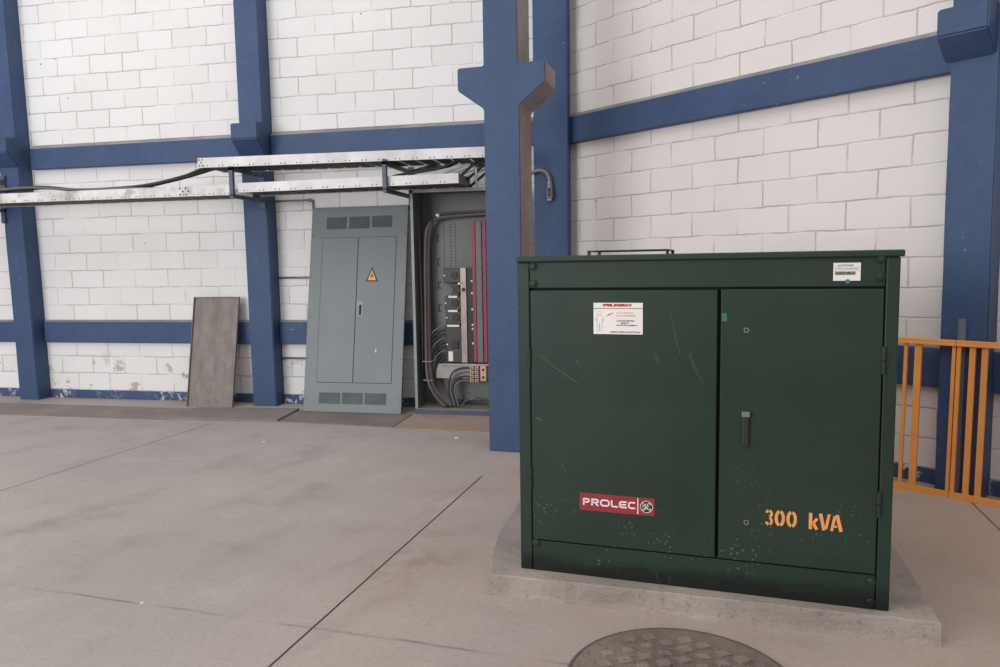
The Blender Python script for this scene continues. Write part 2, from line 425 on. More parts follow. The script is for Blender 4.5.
# ------------------------------------------------------------------ pilasters
def pilaster(label, xl, xr, depth, loc, rotz, lean=0.0, corbel=True, grow=0.03, cs=0.0, cz=0.0):
    """local origin at the base, centre of the front face; front looks to -y"""
    t = thing('wall_pilaster', label, 'pilaster', loc, rotz)
    w = (xr - xl) / 2
    bm = B()
    N = 14
    rows = []
    for i in range(N + 1):
        z = WH * i / N; k = lean * z / 4.5
        rows.append([bm.verts.new((sx * w + k + random.uniform(-.0025, .0025), y + (random.uniform(-.003, .003) if y == 0 else 0), z)) for sx, y in ((-1, 0), (1, 0), (1, depth), (-1, depth))])
    for a, b in zip(rows, rows[1:]):
        for k in range(4): bm.faces.new((a[k], a[(k + 1) % 4], b[(k + 1) % 4], b[k]))
    bm.faces.new(rows[0][::-1]); bm.faces.new(rows[-1])
    bmesh.ops.recalc_face_normals(bm, faces=bm.faces)
    vert = [e for e in bm.edges if abs(e.verts[0].co.z - e.verts[1].co.z) > 0.1 and e.verts[0].co.y < 0.05]
    bmesh.ops.bevel(bm, geom=vert, offset=0.008, segments=2, affect='EDGES')
    obj('shaft', bm, 'blue', t)
    if corbel:
        k = lean * 2.85 / 4.5 + cs
        bm = B(); g = w + grow * 0.5
        prism(bm, [(-g + k, 0.004, 2.645), (-g + k, -0.15, 2.80 + cz), (-g + k, -0.15, 2.958 + cz), (-g + k, 0.004, 2.975 + cz)], (2 * g, 0, 0))
        bmesh.ops.bevel(bm, geom=list(bm.edges), offset=0.009, segments=2, affect='EDGES')
        obj('corbel', bm, 'blue', t)
    return t
pilaster('blue painted wall pilaster at the far left edge, dusty cable tray passing its front', P1L, P1R, WL - PF + 0.0, ((P1L + P1R) / 2, PF, 0), 0, -0.075)
pilaster('blue wall pilaster between the leaning steel sheet and the grey cover panel', P2L, P2R, WL - PF, ((P2L + P2R) / 2, PF, 0), 0, -0.02)
pilaster('blue corner pilaster behind the free-standing column, small conduit box on it', P3L, P3R, 0.36, ((P3L + P3R) / 2, 7.05, 0), 0, 0, corbel=False)
p4 = nR * (WR - 0.16) + uR * ((P4L + P4R) / 2)
pilaster('blue wall pilaster at right behind the orange railings', P4L, P4R, 0.16, p4, YR, 0.0, grow=0.01, cs=-0.028, cz=-0.025)

# ------------------------------------------------------------------ free-standing column with its bracket arms
YC = math.radians(-4.51)
bm = B()
out = [(-0.012, 0), (0.27, 0), (0.272, 2.672), (0.472, 2.832), (0.472, 2.988), (0.262, 2.984), (0.262, WH), (-0.008, WH), (-0.010, 2.982), (-0.221, 2.982), (-0.221, 2.813), (-0.012, 2.664)]
fs = prism(bm, [(x, 0, z) for x, z in out], (0, 0.36, 0))
bmesh.ops.bevel(bm, geom=[e for e in bm.edges if e.verts[0].co.y == e.verts[1].co.y or abs(e.verts[0].co.x - e.verts[1].co.x) < 1e-5], offset=0.008, segments=2, affect='EDGES')
bm.normal_update()
for f in bm.faces:
    if f.normal.x > 0.4 and f.normal.y > -0.3: f.material_index = 1
tag(obj('concrete_column', bm, ['blue', 'grey_face'], None, (-1.309, 5.642, 0), YC),
    'free-standing blue concrete column with two bracket arms, grey on its right side', 'column')

# ------------------------------------------------------------------ trench cover plates in front of the left wall
def plate(label, poly, z0, z1, mat):
    bm = B(); prism(bm, [(x, y, z0) for x, y in poly], (0, 0, z1 - z0))
    bmesh.ops.bevel(bm, geom=list(bm.edges), offset=0.002, segments=1, affect='EDGES')
    return tag(obj('cover_plate', bm, mat), label, 'cover plate')
plate('long dusty steel cover plate on the floor along the wall at far left', [(-9.5, 6.33), (-4.84, 6.345), (-4.80, 6.90), (-9.5, 6.93)], 0.0, 0.006, 'plate')
plate('steel cover plate on the floor before the leaning steel sheet, its right edge lifted', [(-4.83, 6.345), (-3.60, 6.43), (-3.66, 6.99), (-4.79, 6.90)], 0.0, 0.022, 'plate')
plate('darker grey steel cover plate on the floor under the leaning cover panel', [(-3.585, 6.43), (-2.39, 6.34), (-2.405, 6.93), (-3.64, 6.97)], 0.0, 0.008, 'plate_dark')
plate('tan dusty cover plate on the floor in front of the open electrical cabinet', [(-2.38, 6.30), (-1.40, 6.24), (-1.40, 6.94), (-2.39, 6.94)], 0.0, 0.008, 'tan')

# ------------------------------------------------------------------ leaning steel sheet
t = thing('steel_sheet', 'weathered grey-brown steel sheet leaning upright against the white wall', 'metal sheet', (-4.998, 7.03, 0.0))
t.rotation_euler = (-math.atan2(0.235, 1.17), 0, 0)
LS = math.hypot(0.235, 1.17)
obj('panel', one(0, 0.548, 0, 0.004, 0.0, LS), 'steel', t)
obj('flange', one(0, 0.006, -0.022, 0.0, 0.0, LS), 'steel', t)
obj('flange', one(0.542, 0.548, -0.022, 0.0, 0.0, LS), 'steel', t)
obj('flange', one(0.006, 0.542, -0.016, 0.0, LS - 0.005, LS), 'steel', t)

# ------------------------------------------------------------------ cover panel of the cabinet, leaning
t = thing('cabinet_cover_panel', 'grey steel cover panel with double doors and warning triangle, leaning beside the open cabinet', 'panel', (-3.566, 6.885, 0.011))
t.rotation_euler = (-math.atan2(0.395, 2.107), 0, 0)
PW, PH = 1.057, 2.125
bm = one(0, PW, 0, 0.028, 0, PH, 0.004)
for z in (0.14, 0.55, 0.97, 1.4, 1.82, 2.04):
    for x in (0.022, PW - 0.022): cyl(bm, (x, -0.003, z), (x, 0.002, z), 0.006, 8, 1)
obj('frame', bm, ['cab', 'slot'], t)
for (x0, x1, z0, z1) in ((0.169, 0.393, 1.892, 2.018), (0.420, 0.646, 1.892, 2.018), (0.670, 0.892, 1.900, 2.020), (0.168, 0.403, 0.087, 0.200), (0.420, 0.646, 0.087, 0.203), (0.664, 0.896, 0.088, 0.203)):
    bm = one(x0, x1, -0.001, 0.006, z0, z1, mi=1)
    n = 9
    for i in range(n):
        z = z0 + (i + 0.5) * (z1 - z0) / n; h = (z1 - z0) / n * 0.5
        prism(bm, [(x0 + 0.004, -0.001, z - h * .7), (x0 + 0.004, -0.006, z - h * .5), (x0 + 0.004, -0.001, z + h * .8)], (x1 - x0 - 0.008, 0, 0), 1)
    obj('louver_vent', bm, ['cab', 'louver'], t)
def cdoor(x0, x1, z0, z1):
    bm = one(x0, x1, -0.004, 0.006, z0, z1, 0.002)
    bx(bm, x0 - 0.004, x1 + 0.004, -0.0006, 0.004, z0 - 0.004, z1 + 0.004, mi=1)
    return obj('door', bm, ['cab', 'slot'], t)
d1 = cdoor(0.135, 0.528, 0.303, 1.798); d2 = cdoor(0.535, 0.941, 0.303, 1.798)
bm = one(0.547, 0.619, -0.008, -0.003, 0.974, 1.138, 0.002)
bx(bm, 0.572, 0.594, -0.0095, -0.007, 0.995, 1.075, mi=1); disc(bm, 0.583, 1.085, 0.013, -0.0095, -0.007, 12, 1)
obj('lock_plate', bm, ['cab_edge', 'black'], d2)
bm = B()
prism(bm, [(0.695, -0.0055, 1.485), (0.629, -0.0055, 1.337), (0.763, -0.0055, 1.337)], (0, 0.003, 0), 0)
prism(bm, [(0.695, -0.0065, 1.458), (0.650, -0.0065, 1.350), (0.742, -0.0065, 1.350)], (0, 0.002, 0), 1)
prism(bm, [(0.703, -0.0075, 1.428), (0.676, -0.0075, 1.390), (0.693, -0.0075, 1.394), (0.684, -0.0075, 1.360), (0.714, -0.0075, 1.404), (0.697, -0.0075, 1.400)], (0, 0.002, 0), 0)
s = obj('warning_sign', bm, ['black_print', 'warn'], d2); s['label'] = 'amber triangle with a black lightning bolt'
obj('scuff', one(0.763, 0.771, -0.0048, -0.0035, 0.612, 0.65, 0.0), 'white', d2)

# ------------------------------------------------------------------ open electrical cabinet
CX0, CX1, CY0, CY1, CZ1 = -2.378, -1.36, 6.95, 7.30, 2.212
t = thing('electrical_cabinet', 'open grey electrical cabinet full of breakers and cables, partly behind the blue column', 'electrical cabinet', (CX0, CY0, 0.0))
W = CX1 - CX0; D = CY1 - CY0
obj('plinth', one(-0.004, W, -0.012, D, 0.0, 0.054, 0.004), 'plinth', t)
bm = one(0, 0.012, 0, D, 0.058, CZ1, 0.002); bx(bm, 0, 0.028, -0.003, 0.004, 0.058, CZ1, 0.001, 1)
for z in (0.3, 0.75, 1.2, 1.65, 2.05): cyl(bm, (0.02, -0.006, z), (0.02, 0, z), 0.005, 8, 1)
obj('side_panel', bm, ['cab_in', 'cab_edge'], t)
obj('side_panel', one(W - 0.012, W, 0, D, 0.058, CZ1, 0.002), 'cab_in', t)
obj('back_panel', one(0.012, W - 0.012, D - 0.012, D, 0.058, CZ1 - 0.012), 'cab_in', t)
bm = one(0, W, 0, D, CZ1 - 0.014, CZ1, 0.002); bx(bm, 0.0, W, -0.003, 0.003, CZ1 - 0.03, CZ1, 0.001, 1)
obj('top_panel', bm, ['cab_in', 'cab_edge'], t)
obj('floor_pan', one(0.012, W - 0.012, 0.0, D - 0.012, 0.054, 0.062), 'plate', t)
def X(x): return x - CX0                       # cabinet-local x
# inner mounting plate with knock-outs and perforations
py = 7.185 - CY0
bm = B()
prism(bm, [(X(-2.215), py, 0.52), (X(-2.24), py, 1.2), (X(-2.25), py, 1.80), (X(-2.20), py, 1.95), (X(-1.40), py, 1.95), (X(-1.40), py, 0.12), (X(-2.1), py, 0.12)], (0, 0.05, 0))
for z in (1.745, 1.51, 1.28, 1.05):
    x = X(-2.185)
    bx(bm, x, x + 0.010, py - 0.003, py + 0.004, z - 0.035, z + 0.035, mi=1)
    bx(bm, x, x + 0.034, py - 0.003, py + 0.004, z + 0.025, z + 0.036, mi=1)
    bx(bm, x, x + 0.030, py - 0.003, py + 0.004, z - 0.036, z - 0.026, mi=1)
for x in (-2.112, -2.042, -1.995):
    for i in range(15):
        z = 1.46 + i * 0.030
        bx(bm, X(x) - 0.0055, X(x) + 0.0055, py - 0.002, py + 0.003, z, z + 0.013, mi=1)
obj('mounting_plate', bm, ['cab_in', 'slot'], t)
# breakers
by0, by1 = 7.10 - CY0, 7.185 - CY0
def breaker(x0, x1, z0, z1, big=False, notch=0.0):
    bm = one(X(x0), X(x1), by0 + 0.012, by1, z0, z1, 0.006)
    mx = X(x0) + (x1 - x0) * 0.60; mz = (z0 + z1) / 2
    if big:
        bx(bm, mx - 0.035, mx + 0.035, by0, by0 + 0.03, mz - 0.045, mz + 0.035, 0.004, 1)
        bx(bm, mx - 0.045, mx + 0.045, by0 + 0.005, by0 + 0.02, mz - 0.062, mz - 0.054, 0.001, 2)
    else:
        disc(bm, mx + 0.01, mz, min(0.036, (z1 - z0) * .3), by0, by0 + 0.03, 16, 1)
        bx(bm, mx - 0.045, mx - 0.032, by0 + 0.004, by0 + 0.02, mz - 0.015, mz + 0.02, 0.002, 2)
    disc(bm, X(x0) + 0.012, mz, 0.008, by0 + 0.006, by0 + 0.02, 10, 3)
    return obj('breaker', bm, ['breaker', 'breaker_dark', 'cable_grey', 'white'], t)
breaker(-2.106, -1.932, 1.305, 1.450); breaker(-2.028, -1.945, 1.170, 1.295); breaker(-2.100, -1.935, 1.030, 1.172); breaker(-2.092, -1.932, 0.892, 1.022)
bb = breaker(-2.092, -1.932, 0.505, 0.872, True)
lb = obj('data_label', one(X(-2.068), X(-2.022), by0 + 0.004, by0 + 0.014, 0.52, 0.618, 0.001), 'white', bb); lb['label'] = 'white paper label'
for (x0, x1, z) in ((-2.055, -1.965, 1.165), (-2.065, -1.965, 1.024), (-2.075, -1.95, 0.876), (-1.955, -1.905, 1.296)):
    obj('marker_strip', one(X(x0), X(x1), by0, by0 + 0.03, z - 0.010, z + 0.010, 0.002), 'white', t)
bm = one(X(-1.932), X(-1.872), by0 + 0.006, by1, 0.505, 1.452, 0.003)
for z in (0.62, 0.68, 0.95, 1.09, 1.30):
    bx(bm, X(-1.934), X(-1.868), by0, by0 + 0.02, z - 0.006, z + 0.006, 0.001)
disc(bm, X(-1.90), 1.235, 0.020, by0 + 0.002, by0 + 0.02, 12, 1)
obj('busbar', bm, ['busbar', 'breaker_dark'], t)
obj('insulator_column', one(X(-1.872), X(-1.80), by0 + 0.02, by1, 0.505, 1.452, 0.003), 'breaker_dark', t)
for z in (1.32, 1.20, 1.04, 0.885, 0.845, 0.70):
    bm = B(); disc(bm, X(-1.815), z, 0.010, by0 + 0.008, by0 + 0.022, 10); obj('white_stud', bm, 'white', t)
def red_strip(x0, x1):
    bm = one(X(x0), X(x1), by0 - 0.01, by1, 0.515, 1.905, 0.003)
    for i in range(9): disc(bm, X((x0 + x1) / 2) + 0.004, 0.6 + i * 0.148, 0.007, by0 - 0.014, by0, 8, 1)
    return obj('red_insulating_strip', bm, ['red', 'cable_grey'], t)
red_strip(-1.803, -1.768); red_strip(-1.700, -1.662)
bm = one(X(-1.762), X(-1.704), by0 - 0.02, by1, 0.515, 1.90, 0.003)
for i in range(14): disc(bm, X(-1.712), 0.55 + i * 0.1, 0.005, by0 - 0.023, by0 - 0.018, 8, 1)
obj('centre_bar', bm, ['cab_in', 'slot'], t)
bm = one(X(-2.205), X(-1.42), by0 + 0.0, by1, 0.345, 0.495, 0.004); bx(bm, X(-2.14), X(-1.42), by0 - 0.02, by0 + 0.02, 0.478, 0.498, 0.002)
obj('silver_channel', bm, 'silver', t)
# terminal blocks
for i, x in enumerate((-1.838, -1.788, -1.732)):
    bm = B(); w = 0.040 if i < 2 else 0.062
    if i < 2:
        for k in range(4): bx(bm, X(x), X(x) + w, by0 - 0.05, by0 + 0.0, 0.318 + k * 0.042, 0.352 + k * 0.042, 0.004); disc(bm, X(x) + w / 2, 0.335 + k * 0.042, 0.008, by0 - 0.053, by0 - 0.04, 10, 1)
    else:
        bx(bm, X(x), X(x) + w, by0 - 0.05, by0, 0.330, 0.482, 0.004)
        for z in (0.37, 0.445): disc(bm, X(x) + w / 2, z, 0.013, by0 - 0.053, by0 - 0.04, 12, 1)
    obj('terminal_block', bm, ['brass', 'breaker_dark'], t)
# cables: breaker feeds on the left
for k in range(9):
    z = 0.87 - k * 0.042
    bm = B(); xx = X(-2.20) - 0.02 + k * 0.004
    tube(bm, [(X(-2.088), by0 + 0.03, z), (X(-2.14), by0 + 0.01, z - 0.004), (xx - 0.01, by0 - 0.01, z - 0.07), (X(-2.262) + k * 0.005, by0 - 0.02, z - 0.20), (X(-2.262) + k * 0.005, by0 - 0.02, 0.30)], 0.0085, 8, 6)
    obj('feed_cable', bm, 'cable' if k % 3 else 'cable_grey', t)
# trunk bundle down the left side
for k in range(9):
    a = 2 * math.pi * k / 9; dx = 0.024 * math.cos(a); dy = 0.022 * math.sin(a)
    bm = B()
    tube(bm, [(X(-1.62), by0 + 0.02 + dy * .5, 1.985 + dx * .7), (X(-1.95), by0 + 0.01 + dy, 1.975 + dx), (X(-2.14), by0 + 0.0 + dy, 1.955 + dx), (X(-2.235) + dx, by0 - 0.01 + dy, 1.85), (X(-2.262) + dx, by0 - 0.02 + dy, 1.55), (X(-2.268) + dx, by0 - 0.03 + dy, 0.95), (X(-2.262) + dx * 1.1, by0 - 0.05 + dy, 0.42), (X(-2.20) + dx * 1.2, by0 - 0.06 + dy, 0.22), (X(-2.06) + 0.05 * math.cos(a), by0 - 0.06 + dy, 0.072)], 0.0095, 8, 6)
    obj('trunk_cable', bm, ('cable_grey', 'cable', 'cable_pink')[k % 3], t)
for z in (0.52, 0.33): obj('cable_tie', one(X(-2.315), X(-2.215), by0 - 0.085, by0 + 0.03, z, z + 0.008, 0.003), 'cab_edge', t)
tube_p = [(X(-2.33), by0 - 0.06, 1.98), (X(-2.325), by0 - 0.05, 1.5), (X(-2.318), by0 - 0.05, 0.9), (X(-2.325), by0 - 0.06, 0.45)]
bm = B(); tube(bm, tube_p, 0.004, 6, 6); obj('thin_wire', bm, 'cable_grey', t)
for k in range(4):
    bm = B(); z = 0.455 - k * 0.042; e = X(-2.035) + k * 0.02
    tube(bm, [(X(-1.838), by0 - 0.03, z), (X(-1.93), by0 - 0.04, z), (X(-2.02) + k * 0.012, by0 - 0.05, z - 0.05), (X(-2.055) + k * 0.02, by0 - 0.06, 0.25 - k * .01), (e + 0.02, by0 - 0.06, 0.072)], 0.0095, 8, 7)
    obj('bottom_cable', bm, 'cable_grey' if k % 2 else 'cable', t)
for k in range(5):
    bm = B(); x = -1.92 + random.uniform(-.04, .2)
    tube(bm, [(X(x), by0 - 0.10, 0.075), (X(x + 0.06), by0 - 0.11, 0.11 + 0.03 * k), (X(x + 0.14), by0 - 0.10, 0.14 + 0.012 * k), (X(x + 0.22), by0 - 0.08, 0.12 + 0.01 * k)], 0.0035, 6, 6)
    obj('loose_wire', bm, 'cable_grey' if k % 2 else 'cable', t)
bm = B(); cyl(bm, (X(-2.155), by0 - 0.02, 1.975), (X(-2.125), by0 - 0.02, 1.962), 0.016, 10)
obj('white_connector', bm, 'white', t)

# ------------------------------------------------------------------ cable trays
def tray(label, x0, x1, y0, y1, z0f, slope, h, mat):
    """level ladder tray along x; z0f is the rail's lower edge at x0"""
    t = thing('cable_tray', label, 'cable tray', (x0, y0, z0f))
    t.rotation_euler = (0, -math.atan(slope), 0)
    L = x1 - x0
    for yy, s in ((0, 1), (y1 - y0, -1)):
        bm = one(0, L, yy - 0.003, yy + 0.003, 0, h, 0.0)
        bx(bm, 0, L, min(yy, yy + s * 0.022), max(yy, yy + s * 0.022), h - 0.004, h); bx(bm, 0, L, min(yy, yy + s * 0.022), max(yy, yy + s * 0.022), 0, 0.004)
        if s == 1:
            x = 0.06
            while x < L - 0.05:
                for q in (0, 0.04): bx(bm, x + q, x + q + 0.009, yy - 0.0045, yy, 0.010, 0.022, mi=1)
                x += 0.165
        obj('side_rail', bm, [mat, 'slot'], t)
    n = int(L / 0.165)
    for i in range(n):
        x = 0.1 + i * (L - 0.2) / max(1, n - 1)
        obj('rung', one(x - 0.066, x + 0.066, 0.004, y1 - y0 - 0.004, 0.004, 0.016, 0.0), 'rung', t)
    return t
TY0, TY1 = 6.60, 7.02
tu = tray('upper white ladder cable tray running below the top beam to the column', -4.43, -1.20, TY0, TY1, 2.466, -0.009, 0.094, 'galv')
bm = B()
for (x, z) in ((0.018, 0.02), (0.018, 0.075), (0.05, 0.02), (0.05, 0.075), (0.034, 0.048)): disc(bm, x, z, 0.007, -0.007, -0.003, 8)
obj('splice_bolts', bm, 'slot', tu)
tl = tray('long dusty lower cable tray running from the left edge to the second pilaster', -9.0, -4.10, TY0, TY1, 2.203, -0.002, 0.098, 'galv_dirty')
bm = B()
for (x, z) in ((0, 0), (0.03, 0.03), (0.06, 0), (0.0, 0.06), (0.03, 0.03), (0.06, 0.06), (0.09, 0.03)): disc(bm, 4.36 + x, 0.02 + z, 0.008, -0.007, -0.003, 8)
obj('splice_bolts', bm, 'slot', tl)
tr = tray('lower white ladder cable tray ending above the open electrical cabinet', -4.005, -1.79, TY0, TY1 + 0.0, 2.212, 0.004, 0.090, 'galv')
obj('end_plate', one(2.207, 2.213, 0.004, TY1 - TY0 - 0.004, 0.0, 0.088), 'steel', tr)

def tray_bracket(label, x, yb, plate_z, top=2.456):
    t = thing('tray_bracket', label, 'bracket', (x, TY0, 0))
    obj('front_post', one(-0.02, 0.02, -0.045, -0.005, 2.180, 2.462, 0.003), 'bracket', t)
    obj('arm', one(-0.02, 0.02, -0.045, yb - TY0, top - 0.036, top, 0.003), 'bracket', t)
    obj('arm', one(-0.02, 0.02, -0.045, yb - TY0, 2.160, 2.196, 0.003), 'bracket', t)
    obj('back_plate', one(-0.03, 0.03, yb - TY0 - 0.03, yb - TY0, plate_z, 2.48, 0.003), 'bracket', t)
tray_bracket('blue-grey steel tray bracket fixed to the second pilaster from the left', -4.055, PF, 2.10)
tray_bracket('blue-grey steel tray bracket beside the top left corner of the open cabinet', -2.487, WL, 2.05, 2.444)
# bracket at the first pilaster
t = thing('tray_bracket', 'dark blue tray bracket with bolt plate on the leftmost pilaster', 'bracket', (-7.27, PF, 0))
obj('back_plate', one(-0.05, 0.03, -0.03, 0, 2.33, 2.56, 0.003), 'bracket', t)
bm = one(-0.02, 0.025, -0.045, -0.03, 2.46, 2.52, 0.003); disc(bm, 0.003, 2.49, 0.014, -0.055, -0.04, 8)
obj('bolt_plate', bm, 'slot', t)
obj('arm', one(-0.05, 0.0, -0.55, 0.0, 2.155, 2.19, 0.003), 'bracket', t)
obj('back_plate', one(-0.05, 0.0, -0.03, 0, 2.03, 2.335, 0.003), 'bracket', t)

# inclined link tray between the upper and lower trays
t = thing('cable_tray', 'short inclined tray section with pale strips carrying cables down to the cabinet', 'cable tray', (-2.12, 6.85, 2.306))
for i, yy in enumerate((0.0, 0.08, 0.16, 0.24)):
    bm = B(); prism(bm, [(0 + 0.06 * i, yy, 0), (0.045 + 0.06 * i, yy, 0), (0.40 + 0.06 * i, yy, 0.125), (0.355 + 0.06 * i, yy, 0.125)], (0, 0.02, 0))
    obj('strip', bm, 'galv', t)
obj('cross_bar', one(0.36, 0.62, -0.01, 0.30, 0.118, 0.130), 'rung', t)
obj('hanger', one(0.418, 0.436, 0.02, 0.04, -0.090, 0.125), 'silver', t)

# cables lying on the trays, one object each
def cable(label, pts, r=0.011, mat='cable', group=None):
    bm = B(); tube(bm, pts, r, 8, 8); return tag(obj('cable', bm, mat), label, 'cable', group)
G = 'cables climbing between the trays'
labs = ['black cable climbing from the dusty lower tray, nearest of the left bunch', 'black cable climbing to the upper tray, second of the left bunch',
        'black cable climbing to the upper tray, third of the left bunch', 'black cable climbing to the upper tray, farthest of the left bunch']
for k in range(4):
    y = 6.66 + 0.07 * k; z = 2.312 + 0.012 * (k % 2)
    cable(labs[k], [(-9.0, y, z + 0.02), (-7.0, y + .02, z + 0.035), (-6.4, y - .01, z + 0.045), (-5.9, y, z), (-5.3, y, z + 0.005), (-4.95, y, z + 0.03 + .01 * k), (-4.62, y, z + 0.095 + .008 * k), (-4.40, y, 2.47 + 0.006 * k), (-4.1, y, 2.497), (-3.2, y, 2.493)], 0.012, 'cable', G)
cable('grey cable lying loose along the dusty lower tray at left', [(-9.0, 6.63, 2.305), (-7.2, 6.63, 2.325), (-6.5, 6.63, 2.352), (-5.9, 6.63, 2.315), (-5.2, 6.632, 2.300), (-4.75, 6.635, 2.28), (-4.2, 6.635, 2.235)], 0.011, 'cable_grey')
labs = ['black cable rising off the lower tray left of the inclined strips, frontmost', 'black cable rising off the lower tray, second from the front', 'black cable rising off the lower tray, third from the front', 'black cable rising off the lower tray, at the back']
for k in range(4):
    y = 6.74 + 0.06 * k; z = 2.30 + 0.010 * k
    cable(labs[k], [(-3.4, y, 2.244), (-2.75, y, 2.26), (-2.42, y, z + 0.03), (-2.15, y, z + 0.06 + 0.012 * k), (-1.98, y, z + 0.085), (-1.80, y, z + 0.155), (-1.62, y, z + 0.175 - .01 * k), (-1.30, y, 2.475)], 0.013, 'cable', 'cables above the cabinet')
labs = ['black cable sloping down onto the cabinet roof, left of three by the column', 'black cable sloping down onto the cabinet roof, middle of three by the column', 'black cable sloping down onto the cabinet roof, right of three by the column']
for k in range(3):
    x = 0.085 * k; y = 6.83 + 0.07 * k
    cable(labs[k], [(-1.95 + x, y, 2.225), (-1.90 + x, y, 2.262), (-1.72 + x, y, 2.40), (-1.60 + x, y, 2.478), (-1.32 + x * .4, y, 2.50)], 0.013, 'cable', 'cables above the cabinet')

# ------------------------------------------------------------------ thin rails and conduit on the walls
def rail(label, x0, x1, z, elbow=False):
    bm = B(); tube(bm, [(x0, WL - 0.016, z), (x1, WL - 0.016, z)] if not elbow else [(x0, WL - 0.016, z), (x1 - 0.03, WL - 0.016, z), (x1, WL - 0.016, z - 0.02), (x1 + 0.002, WL - 0.016, z - 0.10)], 0.011, 8, 4)
    if elbow: cyl(bm, (x1 - 0.05, WL - 0.016, z), (x1 - 0.02, WL - 0.016, z), 0.018, 10)
    return tag(obj('conduit', bm, 'fitting'), label, 'conduit')
rail('thin grey conduit on the white wall under the trays, with an elbow', P2R, -3.585, 2.185, True)
rail('thin grey conduit on the wall at mid height behind the cover panel', P2R, -3.40, 1.372)
rail('lowest thin grey conduit on the wall left of the cover panel', P2R, -3.40, 0.502)
# flexible conduit on the corner pilaster
t = thing('flexible_conduit', 'grey flexible conduit with an open fitting box on the blue corner pilaster', 'conduit', (-1.02, 7.05, 2.145))
bm = B()
pts = [(-0.30, 0.02, 0.10), (-0.20, -0.03, 0.175), (-0.10, -0.035, 0.208), (-0.03, -0.035, 0.185), (0.0, -0.035, 0.13), (0.002, -0.035, 0.10)]
tube(bm, pts, 0.019, 10, 8)
obj('hose', bm, 'fitting', t)
bm = B(); cyl(bm, (0.002, -0.035, 0.055), (0.002, -0.035, 0.105), 0.024, 12); cyl(bm, (0.002, -0.035, 0.07), (0.002, -0.035, 0.082), 0.029, 6)
obj('connector', bm, 'nickel', t)
bm = one(-0.022, 0.030, -0.062, 0.0, -0.055, 0.055, 0.006); bx(bm, -0.014, 0.022, -0.064, -0.05, -0.042, 0.045, 0.002, 1)
bx(bm, -0.018, 0.022, -0.066, -0.005, -0.078, -0.058, 0.003, 2)
obj('fitting_box', bm, ['fitting', 'breaker', 'cab_edge'], t)

# ------------------------------------------------------------------ concrete pad
bm = B()
ring = [(-0.745, 3.128), (-0.3, 3.098), (0.3, 3.052), (1.054, 2.992), (1.075, 3.25), (1.100, 3.55), (1.125, 4.0), (1.15, 4.55), (0.2, 4.62), (-0.80, 4.70), (-0.80, 4.02), (-0.815, 3.66), (-0.79, 3.4)]
N = 9
pts = []
for i in range(len(ring)):
    a, b = Vector(ring[i]), Vector(ring[(i + 1) % len(ring)])
    for k in range(N):
        p = a.lerp(b, k / N)
        j = 0.004 if k else 0.0
        pts.append((p.x + random.uniform(-j, j), p.y + random.uniform(-j, j)))
cen = Vector((0.15, 3.85))
lev = [(0.0, 1.0, 0.006), (0.02, 1.0, 0.002), (0.07, 1.0, 0.001), (0.091, 0.999, 0.0), (0.0960, 0.995, 0.0), (0.0965, 0.95, 0.0)]
rows = []
for z, k, out_ in lev:
    row = []
    for (x, y) in pts:
        d = (Vector((x, y)) - cen); e = d.normalized() * out_
        row.append(bm.verts.new((cen.x + d.x * k + e.x + random.uniform(-.001, .001), cen.y + d.y * k + e.y + random.uniform(-.001, .001), z + (random.uniform(-.003, .003) if 0 < z < 0.095 else 0))))
    rows.append(row)
for a, b in zip(rows, rows[1:]):
    for k in range(len(a)): bm.faces.new((a[k], a[(k + 1) % len(a)], b[(k + 1) % len(a)], b[k]))
bm.faces.new(rows[-1])
bmesh.ops.recalc_face_normals(bm, faces=bm.faces)
tag(obj('concrete_pad', bm, 'pad'), 'low rough concrete pad under the green transformer box', 'pad')

# ------------------------------------------------------------------ manhole cover
mx_, my_, mr = 0.082, 2.540, 0.409
t = thing('manhole_cover', 'worn round manhole cover with raised studs in the floor before the pad', 'manhole cover', (mx_, my_, 0))
bm = B()
seg = 64
for (ra, rb, z) in ((mr - 0.012, mr, 0.006),):
    for k in range(seg):
        a0, a1 = 2 * math.pi * k / seg, 2 * math.pi * (k + 1) / seg
        prism(bm, [(ra * math.cos(a0), ra * math.sin(a0), 0), (rb * math.cos(a0), rb * math.sin(a0), 0), (rb * math.cos(a1), rb * math.sin(a1), 0), (ra * math.cos(a1), ra * math.sin(a1), 0)], (0, 0, z))
bmesh.ops.remove_doubles(bm, verts=bm.verts, dist=1e-5)
obj('ring', bm, 'ring', t)
bm = B(); cyl(bm, (0, 0, 0), (0, 0, 0.008), mr - 0.015, 64)
s_ = 0.082; ang = math.radians(28)
for i in range(-6, 7):
    for j in range(-6, 7):
        x = (i + (0.5 if j % 2 else 0)) * s_; y = j * s_ * 0.8
        X_, Y_ = x * math.cos(ang) - y * math.sin(ang), x * math.sin(ang) + y * math.cos(ang)
        if math.hypot(X_, Y_) > mr - 0.075: continue
        w = 0.025 * random.uniform(0.8, 1.15); a = ang + random.uniform(-.15, .15)
        q = [(X_ + w * 1.25 * math.cos(a + math.pi / 4 + m * math.pi / 2), Y_ + w * 1.0 * math.sin(a + math.pi / 4 + m * math.pi / 2), 0.0075) for m in range(4)]
        prism(bm, q, (0, 0, random.uniform(0.006, 0.012)))
obj('lid', bm, 'manhole', t)

